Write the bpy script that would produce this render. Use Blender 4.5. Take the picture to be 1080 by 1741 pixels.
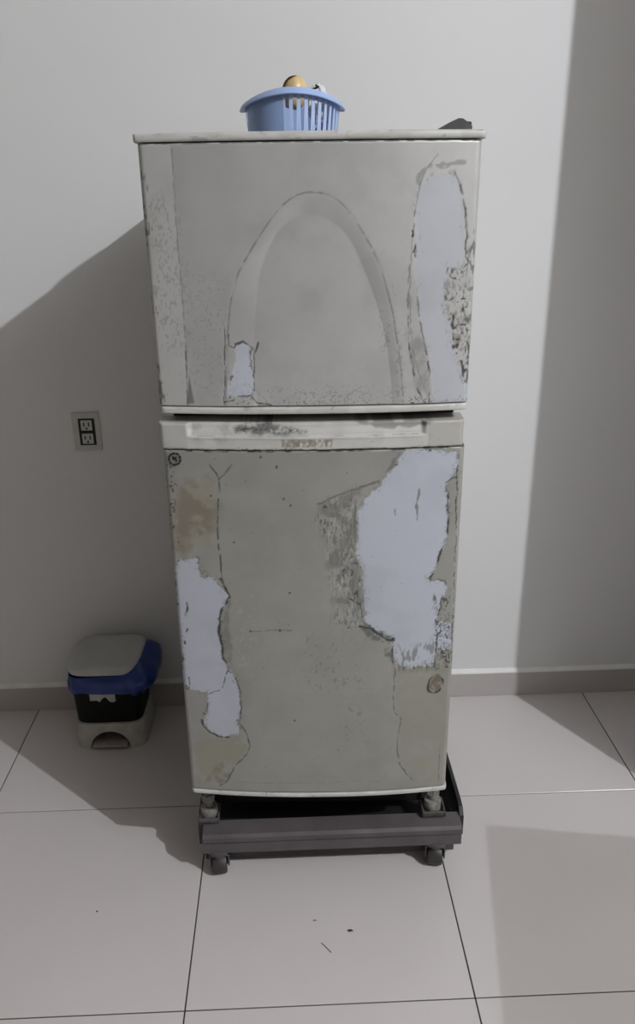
import bpy, bmesh, math, random
import numpy as np
from mathutils import Vector, Matrix

for o in list(bpy.data.objects):
    bpy.data.objects.remove(o, do_unlink=True)
SC = bpy.context.scene
COL = SC.collection
R = math.radians

# ------------------------------------------------------------------ camera
F_PX, PITCH, YAW, ROLL = 1361.23, 0.371578, 0.033931, -0.012754
cd = bpy.data.cameras.new('camera')
cam = bpy.data.objects.new('camera', cd)
COL.objects.link(cam)
cd.sensor_fit = 'VERTICAL'
cd.sensor_height = 36.0
cd.lens = F_PX / 1741.0 * 36.0
cd.clip_start = 0.02
fw = Vector((math.sin(YAW)*math.cos(PITCH), math.cos(YAW)*math.cos(PITCH), -math.sin(PITCH)))
rt = Vector((math.cos(YAW), -math.sin(YAW), 0))
up = rt.cross(fw)
rr = math.cos(ROLL)*rt + math.sin(ROLL)*up
uu = -math.sin(ROLL)*rt + math.cos(ROLL)*up
M = Matrix((rr, uu, -fw)).transposed().to_4x4()
M.translation = Vector((0.24572, 0.0, 1.5458))
cam.matrix_world = M
SC.camera = cam

# ------------------------------------------------------------------ world, lamp, exposure
w = bpy.data.worlds.new('world')
SC.world = w
w.use_nodes = True
w.node_tree.nodes['Background'].inputs[0].default_value = (0.62, 0.66, 0.75, 1)
w.node_tree.nodes['Background'].inputs[1].default_value = 0.02
SC.view_settings.view_transform = 'Standard'
SC.view_settings.look = 'None'
SC.view_settings.exposure = 0.0
SC.view_settings.gamma = 1.0
SC.view_settings.use_curve_mapping = False
LAMP = Vector((2.90, -1.05, 3.585))
LAMP_POWER = 445.0
LAMP_SIZE = 0.022
LAMP_COL = (0.93, 0.957, 1.0)

# ------------------------------------------------------------------ helpers
def link(name, me, mat=None, parent=None):
    o = bpy.data.objects.new(name, me)
    COL.objects.link(o)
    if mat is not None and not me.materials:
        me.materials.append(mat)
    if parent is not None:
        o.parent = parent
    return o

def tag(o, label=None, cat=None, group=None, kind=None):
    if label: o['label'] = label
    if cat: o['category'] = cat
    if group: o['group'] = group
    if kind: o['kind'] = kind
    return o

def empty(name, loc, rz=0.0):
    o = bpy.data.objects.new(name, None)
    COL.objects.link(o)
    o.location = loc
    o.rotation_euler = (0, 0, rz)
    o.empty_display_size = 0.1
    return o

def bm_mesh(bm, name, smooth=False, angle=35):
    bmesh.ops.recalc_face_normals(bm, faces=bm.faces)
    me = bpy.data.meshes.new(name)
    bm.to_mesh(me); bm.free()
    if smooth:
        for p in me.polygons: p.use_smooth = True
        try: me.set_sharp_from_angle(angle=R(angle))
        except Exception: pass
    return me

def add_box(bm, c, s, bev=0.0, seg=2, rot=None):
    r = bmesh.ops.create_cube(bm, size=1.0)
    vs = r['verts']
    bmesh.ops.scale(bm, vec=s, verts=vs)
    if bev > 0:
        es = list({e for v in vs for e in v.link_edges})
        rb = bmesh.ops.bevel(bm, geom=es, offset=bev, segments=seg, affect='EDGES', profile=0.5)
        vs = list({v for f in rb['faces'] for v in f.verts} | {v for v in vs if v.is_valid})
    if rot is not None:
        bmesh.ops.rotate(bm, cent=(0, 0, 0), matrix=rot, verts=vs)
    bmesh.ops.translate(bm, vec=c, verts=vs)
    return vs

def box(name, c, s, mat, parent=None, bev=0.0, seg=2, rot=None):
    bm = bmesh.new()
    add_box(bm, c, s, bev, seg, rot)
    return link(name, bm_mesh(bm, name, bev > 0), mat, parent)

def add_cyl(bm, c, r, h, seg=24, axis='Z', r2=None, bev=0.0):
    res = bmesh.ops.create_cone(bm, cap_ends=True, segments=seg, radius1=r, radius2=r if r2 is None else r2, depth=h)
    vs = res['verts']
    if bev > 0:
        es = [e for e in {e for v in vs for e in v.link_edges} if len(e.link_faces) == 2 and any(len(f.verts) > 4 for f in e.link_faces)]
        rb = bmesh.ops.bevel(bm, geom=es, offset=bev, segments=2, affect='EDGES', profile=0.5)
        vs = list({v for f in rb['faces'] for v in f.verts} | {v for v in vs if v.is_valid})
    if axis == 'X': bmesh.ops.rotate(bm, cent=(0, 0, 0), matrix=Matrix.Rotation(R(90), 3, 'Y'), verts=vs)
    if axis == 'Y': bmesh.ops.rotate(bm, cent=(0, 0, 0), matrix=Matrix.Rotation(R(90), 3, 'X'), verts=vs)
    bmesh.ops.translate(bm, vec=c, verts=vs)
    return vs

def lathe(bm, prof, seg=48, fn=None):
    rings = []
    for r, z in prof:
        ring = []
        for i in range(seg):
            a = 2*math.pi*i/seg
            p = Vector((r*math.cos(a), r*math.sin(a), z))
            if fn: p = fn(p, a)
            ring.append(bm.verts.new(p))
        rings.append(ring)
    for a, b in zip(rings[:-1], rings[1:]):
        for i in range(seg):
            bm.faces.new((a[i], a[(i+1) % seg], b[(i+1) % seg], b[i]))
    return rings

def loft(bm, rings, cap0=True, cap1=True):
    vs = [[bm.verts.new(p) for p in r] for r in rings]
    n = len(vs[0])
    for a, b in zip(vs[:-1], vs[1:]):
        for i in range(n):
            bm.faces.new((a[i], a[(i+1) % n], b[(i+1) % n], b[i]))
    if cap0: bm.faces.new(vs[0])
    if cap1: bm.faces.new(vs[-1])
    return vs

def sq(ax, ay, z, p=5.0, n=72, cx=0, cy=0):
    out = []
    for i in range(n):
        a = 2*math.pi*i/n
        c, s = math.cos(a), math.sin(a)
        out.append(Vector((cx + ax*math.copysign(abs(c)**(2/p), c), cy + ay*math.copysign(abs(s)**(2/p), s), z)))
    return out

# ------------------------------------------------------------------ numpy noise / distance fields (for wear on the doors)
def vnoise(U, Z, scale, seed):
    rg = np.random.RandomState(seed)
    L = rg.rand(256, 256)
    x, y = U/scale + 1000.0, Z/scale + 1000.0
    xi, yi = np.floor(x).astype(int), np.floor(y).astype(int)
    fx, fy = x-xi, y-yi
    fx = fx*fx*(3-2*fx); fy = fy*fy*(3-2*fy)
    a = L[xi % 256, yi % 256]; b = L[(xi+1) % 256, yi % 256]
    c = L[xi % 256, (yi+1) % 256]; d = L[(xi+1) % 256, (yi+1) % 256]
    return (a*(1-fx)+b*fx)*(1-fy) + (c*(1-fx)+d*fx)*fy

def fbm(U, Z, scale, seed, n=3):
    r = 0; amp = 0.5; t = 0
    for k in range(n):
        r = r + amp*vnoise(U, Z, scale/2**k, seed+k*17); t += amp; amp *= 0.5
    return r/t

def dline(P, U, Z):
    D = np.full(U.shape, 1e9)
    for (x0, y0), (x1, y1) in zip(P[:-1], P[1:]):
        dx, dy = x1-x0, y1-y0
        L2 = dx*dx+dy*dy + 1e-9
        t = np.clip(((U-x0)*dx+(Z-y0)*dy)/L2, 0, 1)
        D = np.minimum(D, np.hypot(U-x0-t*dx, Z-y0-t*dy))
    return D

def sdf(P, U, Z):          # positive inside
    Q = list(P)+[P[0]]
    D = dline(Q, U, Z)
    ins = np.zeros(U.shape, bool)
    for (x0, y0), (x1, y1) in zip(Q[:-1], Q[1:]):
        if y0 == y1: continue
        c = ((y0 > Z) != (y1 > Z)) & (U < (x1-x0)*(Z-y0)/(y1-y0)+x0)
        ins ^= c
    return np.where(ins, D, -D)

def sstep(x, a, b):
    t = np.clip((x-a)/(b-a), 0, 1)
    return t*t*(3-2*t)

# ------------------------------------------------------------------ materials
def mat(name, col, rough=0.5, metal=0.0, spec=0.5, var=0.0, scale=8.0, bump=0.0, bscale=200.0, col2=None):
    m = bpy.data.materials.new(name); m.use_nodes = True
    nt = m.node_tree; b = nt.nodes['Principled BSDF']
    b.inputs['Roughness'].default_value = rough
    b.inputs['Metallic'].default_value = metal
    b.inputs['Specular IOR Level'].default_value = spec
    tc = nt.nodes.new('ShaderNodeTexCoord')
    n = nt.nodes.new('ShaderNodeTexNoise'); n.inputs['Scale'].default_value = scale; n.inputs['Detail'].default_value = 5
    nt.links.new(tc.outputs['Object'], n.inputs['Vector'])
    r = nt.nodes.new('ShaderNodeValToRGB')
    c2 = col2 if col2 else tuple(max(0, c*(1-var)) for c in col)
    r.color_ramp.elements[0].position = 0.3; r.color_ramp.elements[0].color = (*c2, 1)
    r.color_ramp.elements[1].position = 0.65; r.color_ramp.elements[1].color = (*col, 1)
    nt.links.new(n.outputs['Fac'], r.inputs[0])
    nt.links.new(r.outputs[0], b.inputs['Base Color'])
    if bump > 0:
        n2 = nt.nodes.new('ShaderNodeTexNoise'); n2.inputs['Scale'].default_value = bscale; n2.inputs['Detail'].default_value = 3
        nt.links.new(tc.outputs['Object'], n2.inputs['Vector'])
        bp = nt.nodes.new('ShaderNodeBump'); bp.inputs['Strength'].default_value = bump; bp.inputs['Distance'].default_value = 0.002
        nt.links.new(n2.outputs['Fac'], bp.inputs['Height'])
        nt.links.new(bp.outputs[0], b.inputs['Normal'])
    return m

def wear_mat(name, paint, paint2, light, rough=0.42, metal=0.0):
    """old enamel: two vertex-attribute layers say where paint has peeled, cracked, stained"""
    m = mat(name, paint, rough, metal, 0.5, 0.0, 14.0, 0.05, 420.0, paint2)
    nt = m.node_tree; b = nt.nodes['Principled BSDF']
    src = b.inputs['Base Color'].links[0].from_socket
    def layer(attr):
        a = nt.nodes.new('ShaderNodeAttribute'); a.attribute_name = attr
        s = nt.nodes.new('ShaderNodeSeparateColor'); nt.links.new(a.outputs['Color'], s.inputs[0])
        return s
    s1, s2 = layer('wear_a'), layer('wear_b')
    def mix(src, fac, col):
        x = nt.nodes.new('ShaderNodeMix'); x.data_type = 'RGBA'
        nt.links.new(fac, x.inputs[0]); nt.links.new(src, x.inputs[6]); x.inputs[7].default_value = (*col, 1)
        return x.outputs[2]
    src = mix(src, s2.outputs[1], light)                     # worn light band
    src = mix(src, s2.outputs[2], (0.25, 0.236, 0.19))      # tan ageing
    src = mix(src, s1.outputs[0], (0.43, 0.455, 0.52))       # bare primer
    src = mix(src, s2.outputs[0], (0.13, 0.135, 0.13))       # grey scuffs
    src = mix(src, s1.outputs[2], (0.125, 0.092, 0.062))     # brown rust
    src = mix(src, s1.outputs[1], (0.012, 0.011, 0.009))     # cracks and chips
    nt.links.new(src, b.inputs['Base Color'])
    if metal > 0:                                            # the silver flake is only where the enamel is left
        def math_(op, a, b_):
            x = nt.nodes.new('ShaderNodeMath'); x.operation = op; x.use_clamp = True
            for i, q in enumerate((a, b_)):
                if isinstance(q, float): x.inputs[i].default_value = q
                else: nt.links.new(q, x.inputs[i])
            return x.outputs[0]
        lost = math_('ADD', math_('ADD', s1.outputs[0], s1.outputs[1]), math_('ADD', s1.outputs[2], s2.outputs[2]))
        lost = math_('ADD', lost, math_('MULTIPLY', s2.outputs[1], 0.6))
        nt.links.new(math_('MULTIPLY', math_('SUBTRACT', 1.0, lost), metal), b.inputs['Metallic'])
    return m

M_WALL = mat('wall_paint', (0.71, 0.71, 0.715), 0.75, 0, 0.25, 0.02, 1.6, 0.06, 60)
M_ROOM = mat('room_paint', (0.17, 0.155, 0.13), 0.85, 0, 0.2, 0.03, 2.0)
M_CEIL = mat('ceiling_paint', (0.84, 0.83, 0.80), 0.9, 0, 0.2, 0.02, 2.0)
M_TILE = mat('porcelain_tile', (0.60, 0.565, 0.56), 0.24, 0, 0.5, 0.04, 2.2, 0.02, 30)
M_GROUT = mat('grout', (0.05, 0.046, 0.042), 0.9, 0, 0.2, 0.3, 40)
M_BASE = mat('skirting_tile', (0.45, 0.42, 0.405), 0.35, 0, 0.4, 0.05, 5)
M_CAULK = mat('white_caulk', (0.80, 0.80, 0.78), 0.6, 0, 0.3, 0.1, 20)
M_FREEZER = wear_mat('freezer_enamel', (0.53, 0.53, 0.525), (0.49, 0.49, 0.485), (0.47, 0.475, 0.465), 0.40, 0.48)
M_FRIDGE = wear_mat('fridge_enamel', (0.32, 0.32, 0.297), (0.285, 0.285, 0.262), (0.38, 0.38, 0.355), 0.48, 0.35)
M_TRIM = wear_mat('trim_plastic', (0.48, 0.472, 0.45), (0.44, 0.433, 0.41), (0.56, 0.56, 0.54), 0.4)
M_CAB = mat('cabinet_enamel', (0.45, 0.45, 0.43), 0.5, 0, 0.4, 0.15, 12)
M_BLACK = mat('black_rubber', (0.008, 0.008, 0.008), 0.7, 0, 0.3, 0.2, 20)
M_HINGE = mat('hinge_grey', (0.10, 0.10, 0.095), 0.5, 0, 0.4, 0.5, 60)
M_STAND = mat('stand_plastic', (0.088, 0.078, 0.083), 0.5, 0, 0.4, 0.25, 18, 0.1, 300)
M_SHADE_APRON = mat('apron_shade', (0.055, 0.051, 0.048), 0.6, 0, 0.3, 0.3, 20)
M_STANDD = mat('stand_rail', (0.022, 0.022, 0.022), 0.55, 0, 0.4, 0.4, 30)
M_CUP = mat('stand_cup', (0.085, 0.082, 0.078), 0.6, 0, 0.3, 0.4, 60)
M_WHEEL = mat('caster_wheel', (0.035, 0.033, 0.032), 0.5, 0, 0.4, 0.3, 60)
M_FOOT = mat('foot_plastic', (0.25, 0.245, 0.22), 0.5, 0, 0.4, 0.6, 70)
M_BLUE = mat('basket_plastic', (0.30, 0.42, 0.70), 0.35, 0, 0.5, 0.1, 10)
M_RIM = mat('basket_rim', (0.36, 0.48, 0.78), 0.32, 0, 0.5, 0.08, 10)
M_SLAT = mat('basket_slat', (0.46, 0.57, 0.84), 0.35, 0, 0.5, 0.06, 10)
M_ONION = mat('onion_skin', (0.72, 0.53, 0.26), 0.4, 0, 0.5, 0.3, 45)
M_ROOT = mat('onion_root', (0.10, 0.06, 0.03), 0.8, 0, 0.3, 0.3, 60)
M_BAGW = mat('clear_bag', (0.70, 0.72, 0.76), 0.3, 0, 0.5, 0.15, 30)
M_BINK = mat('bin_black', (0.004, 0.005, 0.004), 0.6, 0, 0.2, 0.3, 20)
M_BINW = mat('bin_white', (0.50, 0.48, 0.44), 0.5, 0, 0.4, 0.25, 35)
M_LID = mat('bin_lid', (0.46, 0.46, 0.45), 0.45, 0, 0.4, 0.1, 14)
M_BAGB = mat('blue_bag', (0.010, 0.035, 0.22), 0.28, 0, 0.5, 0.4, 20)
M_PEDAL = mat('pedal', (0.38, 0.33, 0.32), 0.5, 0, 0.4, 0.2, 40)
M_PLATE = mat('outlet_plastic', (0.55, 0.55, 0.52), 0.4, 0, 0.4, 0.1, 30)
M_SLOT = mat('outlet_dark', (0.02, 0.02, 0.018), 0.6, 0, 0.3, 0.2, 30)
M_DIRT = mat('dirt', (0.05, 0.045, 0.04), 0.9, 0, 0.2, 0.4, 90)
M_BADGE = mat('badge_black', (0.015, 0.015, 0.015), 0.4, 0, 0.5, 0.3, 60)
M_BADGEG = mat('badge_grey', (0.20, 0.20, 0.19), 0.4, 0.2, 0.5, 0.3, 60)

# ------------------------------------------------------------------ room
X0, X1, Y0, YW, ZC = -1.9, 3.6, -2.6, 2.25, 3.70
def struct(o): o['kind'] = 'structure'; return o
struct(box('wall_back', ((X0+X1)/2, YW+0.06, ZC/2), (X1-X0+0.2, 0.12, ZC), M_WALL))
struct(box('wall_left', (X0-0.05, (Y0+YW)/2, ZC/2), (0.1, YW-Y0, ZC), M_ROOM))
struct(box('wall_far_right', (X1+0.05, (Y0+YW)/2, ZC/2), (0.1, YW-Y0, ZC), M_ROOM))
struct(box('wall_front', ((X0+X1)/2, Y0-0.05, ZC/2), (X1-X0+0.2, 0.1, ZC), M_ROOM))
struct(box('ceiling', ((X0+X1)/2, (Y0+YW)/2, ZC+0.05), (X1-X0+0.2, YW-Y0+0.2, 0.1), M_CEIL))
struct(box('added_wall_right', (1.462+0.6, 1.44, ZC/2), (1.2, 0.07, ZC), M_WALL))  # unseen partition, added to cast the shadow at the back wall's right

floor = empty('floor', (0, 0, 0)); struct(floor)
box('grout_bed', ((X0+X1)/2, (Y0+YW)/2, -0.031), (X1-X0, YW-Y0, 0.058), M_GROUT, floor)
T, J, YA = 0.6, 0.0028, 1.1688
def tile_mesh(wx, wy):
    bm = bmesh.new(); add_box(bm, (0, 0, -0.010), (wx-J, wy-J, 0.020), 0.0008, 1)
    return bm_mesh(bm, 'tile', True)
cache = {}
xs = [X0] + [k*T for k in range(-3, 6) if X0 < k*T < X1] + [X1]
ys = [Y0] + [YA+k*T for k in range(-7, 3) if Y0 < YA+k*T < YW] + [YW]
for xa, xb in zip(xs[:-1], xs[1:]):
    for ya, yb in zip(ys[:-1], ys[1:]):
        key = (round(xb-xa, 4), round(yb-ya, 4))
        if key not in cache: cache[key] = tile_mesh(*key)
        t = link('tile', cache[key], M_TILE, floor); t.location = ((xa+xb)/2, (ya+yb)/2, 0)

bb = box('baseboard_back', ((X0+X1)/2, YW-0.0045, 0.0435), (X1-X0, 0.009, 0.085), M_BASE); struct(bb)
bm = bmesh.new()
a = [(YW, 0.101), (YW-0.003, 0.0995), (YW-0.0095, 0.0905), (YW-0.0095, 0.086), (YW, 0.086)]
loft(bm, [[Vector((x, y, z)) for y, z in a] for x in (X0, X1)])
struct(link('trim_1', bm_mesh(bm, 'trim'), M_CAULK))

# ------------------------------------------------------------------ the room's lamp, high on the right and out of view
lt = empty('ceiling_lamp', (LAMP.x, LAMP.y, ZC))
tag(lt, 'bare bulb in a white holder under the ceiling, right of the view', 'lamp')
bm = bmesh.new(); add_cyl(bm, (0, 0, -0.012), 0.055, 0.024, 32, bev=0.004); add_cyl(bm, (0, 0, -0.05), 0.022, 0.06, 24)
link('lamp_holder', bm_mesh(bm, 'lamp_holder', True), M_PLATE, lt)
ld = bpy.data.lights.new('bulb_light', 'POINT')
ld.energy = LAMP_POWER; ld.shadow_soft_size = LAMP_SIZE; ld.color = LAMP_COL
lo = bpy.data.objects.new('bulb_light', ld); COL.objects.link(lo); lo.parent = lt; lo.location = (0, 0, LAMP.z-ZC)

# wear outlines on the two doors, in millimetres across / above the floor
PT = {
'arch_outer':[(-164,1187),(-152,1330),(-135,1412),(-101,1471),(-58,1528),(-28,1551),(-2,1558),(32,1553),(62,1531),(93,1488),(119,1439),(142,1368),(154,1305),(164,1241),(169,1183)],
'arch_inner':[(-105,1187),(-105,1288),(-102,1351),(-91,1422),(-70,1475),(-44,1507),(-8,1524),(32,1513),(63,1488),(85,1449),(110,1389),(132,1316),(144,1241),(149,1183)],
'f_small':[(-139,1303),(-129,1308),(-118,1303),(-114,1290),(-114,1262),(-108,1242),(-112,1207),(-160,1206),(-165,1206),(-151,1245),(-140,1268)],
'f_small_crack':[(-151,1319),(-152,1300),(-141,1297),(-139,1303),(-127,1309),(-113,1300),(-104,1287),(-99,1306)],
'f_small_line':[(-158,1332),(-161,1268),(-166,1189)],
'f_small_right':[(-107,1287),(-109,1235),(-111,1209)],
'f_bottom_scr':[(-165,1196),(-140,1202),(-117,1209),(-105,1194),(-78,1189)],
'f_wedge':[(-229,1246),(-222,1193),(-239,1191)],
'f_band':[(-232,1637),(-233,1511),(-232,1393),(-231,1300),(-236,1188)],
'f_big':[(182,1564),(197,1578),(222,1586),(246,1583),(257,1564),(264,1523),(271,1482),(272,1437),(242,1423),(238,1392),(241,1361),(256,1328),(258,1296),(273,1263),(282,1229),(290,1229),(293,1182),(229,1184),(219,1231),(212,1281),(193,1346),(188,1393),(182,1439),(181,1498),(182,1527)],
'f_big_s1':[(176,1493),(176,1487)],
'f_big_s2':[(181,1476),(181,1457),(175,1453)],
'f_big_edge':[(256,1569),(265,1535),(274,1482),(271,1452),(277,1437),(261,1425),(241,1432),(238,1404),(242,1373),(257,1379)],
'f_big_edge2':[(254,1348),(257,1312),(262,1283),(276,1263),(279,1239),(285,1225)],
'f_big_edge3':[(273,1391),(274,1360),(280,1328),(286,1295),(290,1269)],
'f_brown':[(255,1354),(274,1372),(292,1350),(294,1285),(262,1286)],
'f_speck':[(238,1435),(277,1437),(293,1359),(295,1228),(278,1236),(258,1286),(239,1367)],
'f_vein1':[(174,1439),(172,1409),(176,1299),(191,1222),(212,1184)],
'f_vein2':[(188,1393),(193,1346),(208,1288),(214,1258),(217,1184)],
'f_smear1':[(215,1598),(236,1600),(261,1602)],
'f_smear2':[(184,1570),(188,1584),(203,1598)],
'f_greyright':[(173,1424),(193,1346),(212,1281),(219,1184),(199,1185),(183,1233),(175,1299)],
'd_left':[(-276,869),(-238,873),(-233,832),(-208,831),(-188,806),(-179,788),(-193,764),(-204,721),(-201,682),(-199,643),(-190,618),(-178,599),(-168,569),(-165,532),(-170,490),(-176,453),(-208,440),(-239,454),(-252,475),(-243,507),(-238,555),(-282,562),(-289,581),(-288,657),(-291,730),(-290,825),(-289,848)],
'd_left_edge':[(-193,829),(-177,788),(-193,764),(-201,735),(-205,702),(-198,663),(-199,643),(-193,631)],
'd_left_grey':[(-177,788),(-181,663),(-177,619),(-199,643),(-201,721)],
'd_left_s1':[(-235,552),(-224,555),(-206,567),(-190,613),(-178,599),(-168,574),(-168,532),(-167,501)],
'd_crescent':[(-255,482),(-252,464),(-235,449),(-208,439),(-183,447)],
'd_ls2':[(-269,770),(-267,756),(-273,741)],
'd_ls3':[(-271,708),(-281,692),(-280,673)],
'd_ls4':[(-276,588),(-275,562)],
'd_lobe_line':[(-177,485),(-156,448),(-153,410),(-170,382),(-190,359),(-205,324),(-225,305)],
'd_lobe':[(-264,430),(-209,435),(-176,447),(-155,416),(-175,379),(-200,330),(-225,308),(-277,306),(-280,396)],
'd_lobe_brown':[(-221,368),(-189,370),(-200,330),(-225,306),(-272,307)],
'd_vline':[(-201,1072),(-185,1043),(-190,984),(-194,919),(-191,870),(-191,829),(-180,797)],
'd_varc':[(-187,1043),(-170,1056),(-158,1073)],
'd_brown':[(-264,1033),(-195,1047),(-190,984),(-202,932),(-245,904),(-267,876),(-283,893),(-276,981)],
'd_leftcol':[(-286,1065),(-266,1062),(-275,969),(-277,885),(-292,879),(-288,981)],
'd_spots':[(-72,1069),(-102,1089),(-60,1004),(-47,990),(-138,709),(-76,712),(-53,799),(-50,488),(-203,1009),(-162,911)],
'd_faint':[(-138,709),(-95,712),(-53,712)],
'd_big':[(170,1097),(237,1098),(275,1088),(279,1051),(268,1039),(253,1021),(261,993),(265,919),(261,892),(249,871),(246,844),(224,820),(266,815),(271,796),(260,769),(253,722),(284,714),(287,650),(256,653),(249,614),(183,616),(166,630),(156,680),(117,711),(98,731),(102,764),(95,842),(84,879),(84,971),(97,1004),(132,1032),(152,1061)],
'd_bs1':[(262,1001),(265,958),(266,919)],
'd_bs2':[(248,1021),(268,1039),(280,1038)],
'd_bs3':[(262,901),(249,869),(247,844),(234,822)],
'd_bs4':[(260,773),(255,736),(249,722),(255,688),(254,653)],
'd_bspeck':[(242,780),(281,776),(290,595),(245,609),(250,703)],
'd_wear':[(6,985),(46,1010),(93,1025),(82,983),(82,879),(99,833),(95,759),(96,721),(62,718),(41,728),(33,807),(17,898),(6,942)],
'd_ws1':[(6,993),(46,1010),(93,1027),(125,1037)],
'd_ws2':[(79,988),(79,910)],
'd_ws3':[(68,784),(91,769),(98,731)],
'd_ws4':[(66,717),(96,719),(117,711),(147,685),(162,682)],
'd_ws5':[(160,680),(161,630),(175,617)],
'd_wblob':[(91,721),(121,718),(160,685),(143,681),(104,692)],
'd_wblob2':[(161,660),(166,630),(144,646),(139,671)],
'd_patch_s':[(204,1017),(201,988),(203,953)],
'd_patch_s2':[(158,979),(158,966)],
'd_rline':[(167,615),(166,513),(182,485),(177,437),(176,399),(186,360),(215,312)],
'd_rtan':[(183,616),(285,605),(295,303),(215,312),(181,377),(182,485),(171,512),(172,615)],
'd_rspot':[(240,556),(242,579),(259,590),(273,576),(269,556),(252,545),(240,556)],
'd_redge':[(279,1084),(279,1038),(285,841),(287,650),(290,605)],
'd_rlow':[(273,401),(274,305)],
'd_greyblob':[(138,1053),(151,1081),(166,1097),(163,1073),(148,1053)],
'd_streak_mid':[(75,574),(78,512),(76,405)],
'h_residue':[(-62,1125),(37,1124),(35,1108),(-60,1109)],
'h_dark':[(-148,1148),(-70,1153),(-15,1138),(-59,1132),(-148,1137)],
'h_recess':[(-240,1152),(214,1152),(209,1129),(-237,1129)],
'h_greycup':[(69,1157),(225,1153),(186,1141),(130,1140)],
'badge':[(-269,1083),(-255,1084)],
'keys':[(-291,1639),(292,1636),(-286,1187),(-3,1189),(291,1182),(-281,1174),(284,1169),(-297,1156),(287,1153),(-297,1102),(281,1097),(-293,292),(-3,290),(292,291),(-289,279),(295,278),(-3,279),(-294,1652),(297,1650),(4,1650),(7,1104),(8,1158),(8,1175)],
'f_out1':[(216,1615),(192,1581),(180,1525),(176,1458),(176,1367),(185,1283),(203,1228),(221,1183)],
'f_out2':[(242,1594),(263,1548),(276,1466),(276,1416)],
}

# ------------------------------------------------------------------ refrigerator
W2 = 0.2915
def bulge(u): return 0.020*(1-np.clip(np.abs(u)/W2, 0, 1)**2.2)
ZB = 0.15                                      # the feet stand in the cups at this height
fr = empty('refrigerator', (0.29043, 1.48136, ZB), -0.03734)
tag(fr, 'worn grey two-door refrigerator with peeling white patches, on a dark wheeled stand', 'refrigerator')

def panel(name, parent, u0, u1, z0, z1, m, depth=None, masks=None, step=0.0016, er=0.010, tr=0.003, thick=0.055, off=0.0):
    nx, nz = max(24, int((u1-u0)/step)), max(6, int((z1-z0)/step))
    # denser towards the rounded side edges
    u = np.linspace(u0, u1, nx+1)
    u = np.unique(np.concatenate([u, u0+np.array([.0002, .0006, .001, .0024, .004]), u1-np.array([.0002, .0006, .001, .0024, .004])]))
    z = np.linspace(z0, z1, nz+1)
    z = np.unique(np.concatenate([z, z0+np.array([.0003, .0008]), z1-np.array([.0003, .0008])]))
    U, Z = np.meshgrid(u, z)
    def rnd(d, r):
        d = np.clip(d, 0, r); return r-np.sqrt(np.maximum(r*r-(r-d)**2, 0))
    V = -bulge(U)-off + rnd(np.minimum(U-u0, u1-U), er) + rnd(np.minimum(Z-z0, z1-Z), tr)
    A = np.zeros(U.shape+(4,)); B = np.zeros(U.shape+(4,)); A[..., 3] = B[..., 3] = 1
    if depth is not None: V = V + depth(U*1000, Z*1000)
    if masks is not None: masks(U*1000, Z*1000, A, B)
    V = V + A[..., 0]*0.0005 + A[..., 1]*0.0006
    h, wd = U.shape
    front = np.stack([U, V, Z-ZB], -1).reshape(-1, 3)
    idx = np.arange(h*wd).reshape(h, wd)
    q = np.stack([idx[:-1, :-1], idx[:-1, 1:], idx[1:, 1:], idx[1:, :-1]], -1).reshape(-1, 4)
    loop = np.concatenate([idx[0, :], idx[1:, -1], idx[-1, -2::-1], idx[-2:0:-1, 0]])
    back = front[loop].copy(); back[:, 1] = thick
    n0 = len(front); n = len(loop); k = np.arange(n); k2 = (k+1) % n
    side = np.stack([loop[k2], loop[k], n0+k, n0+k2], -1)
    verts = np.concatenate([front, back])
    faces = [tuple(f) for f in np.concatenate([q, side]).tolist()] + [tuple((n0+k)[::-1].tolist())]
    me = bpy.data.meshes.new(name)
    me.from_pydata(verts.tolist(), [], faces)
    me.update()
    for nm, C in (('wear_a', A), ('wear_b', B)):
        at = me.attributes.new(nm, 'FLOAT_COLOR', 'POINT')
        full = np.concatenate([C.reshape(-1, 4), C.reshape(-1, 4)[loop]])
        at.data.foreach_set('color', np.clip(full, 0, 1).astype(np.float32).ravel())
    me.polygons.foreach_set('use_smooth', np.ones(len(me.polygons), bool))
    try: me.set_sharp_from_angle(angle=R(50))
    except Exception: pass
    return link(name, me, m, parent)

def put(C, ch, val): C[..., ch] = np.maximum(C[..., ch], val)

def patch(A, U, Z, P, seed, rough=5.0, crack=0.5, inner=0.9, B=None, chips=0.75, soft=1.2):
    s = sdf(P, U, Z) + (fbm(U, Z, 16, seed)-0.5)*2*rough + (vnoise(U, Z, 4, seed+5)-0.5)*3
    put(A, 0, inner*sstep(s, -0.7*soft, soft))
    edge = np.exp(-(s/1.7)**2)*sstep(fbm(U, Z, 26, seed+9, 2), 1-crack-0.10, 1-crack+0.04)
    put(A, 1, edge*0.85)
    fr_ = np.exp(-((s-1)/(3.5+9*fbm(U, Z, 40, seed+21, 2)**2))**2)                   # chips along the torn edge
    n = vnoise(U, Z, 2.8, seed+22)*0.5+vnoise(U, Z, 9, seed+23)*0.5
    put(A, 1, chips*fr_*sstep(n, 0.70, 0.77))
    if B is not None: put(B, 0, 0.38*fr_*sstep(vnoise(U, Z, 5, seed+24)*0.6+vnoise(U, Z, 2.2, seed+25)*0.4, 0.56, 0.66))
    return s

def stroke(C, ch, U, Z, P, wd, seed, amt=0.9, warp=3.0, brk=0.35):
    u = U+(fbm(U, Z, 14, seed)-0.5)*2*warp; z = Z+(fbm(U, Z, 14, seed+3)-0.5)*2*warp
    ww = wd*(0.35+1.3*vnoise(U, Z, 9, seed+7))
    d = dline(P, u, z)
    g = sstep(vnoise(U, Z, 12, seed+11), brk-0.12, brk+0.12)
    put(C, ch, amt*g*(1-sstep(d, ww*0.55, ww*1.25)))

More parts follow.
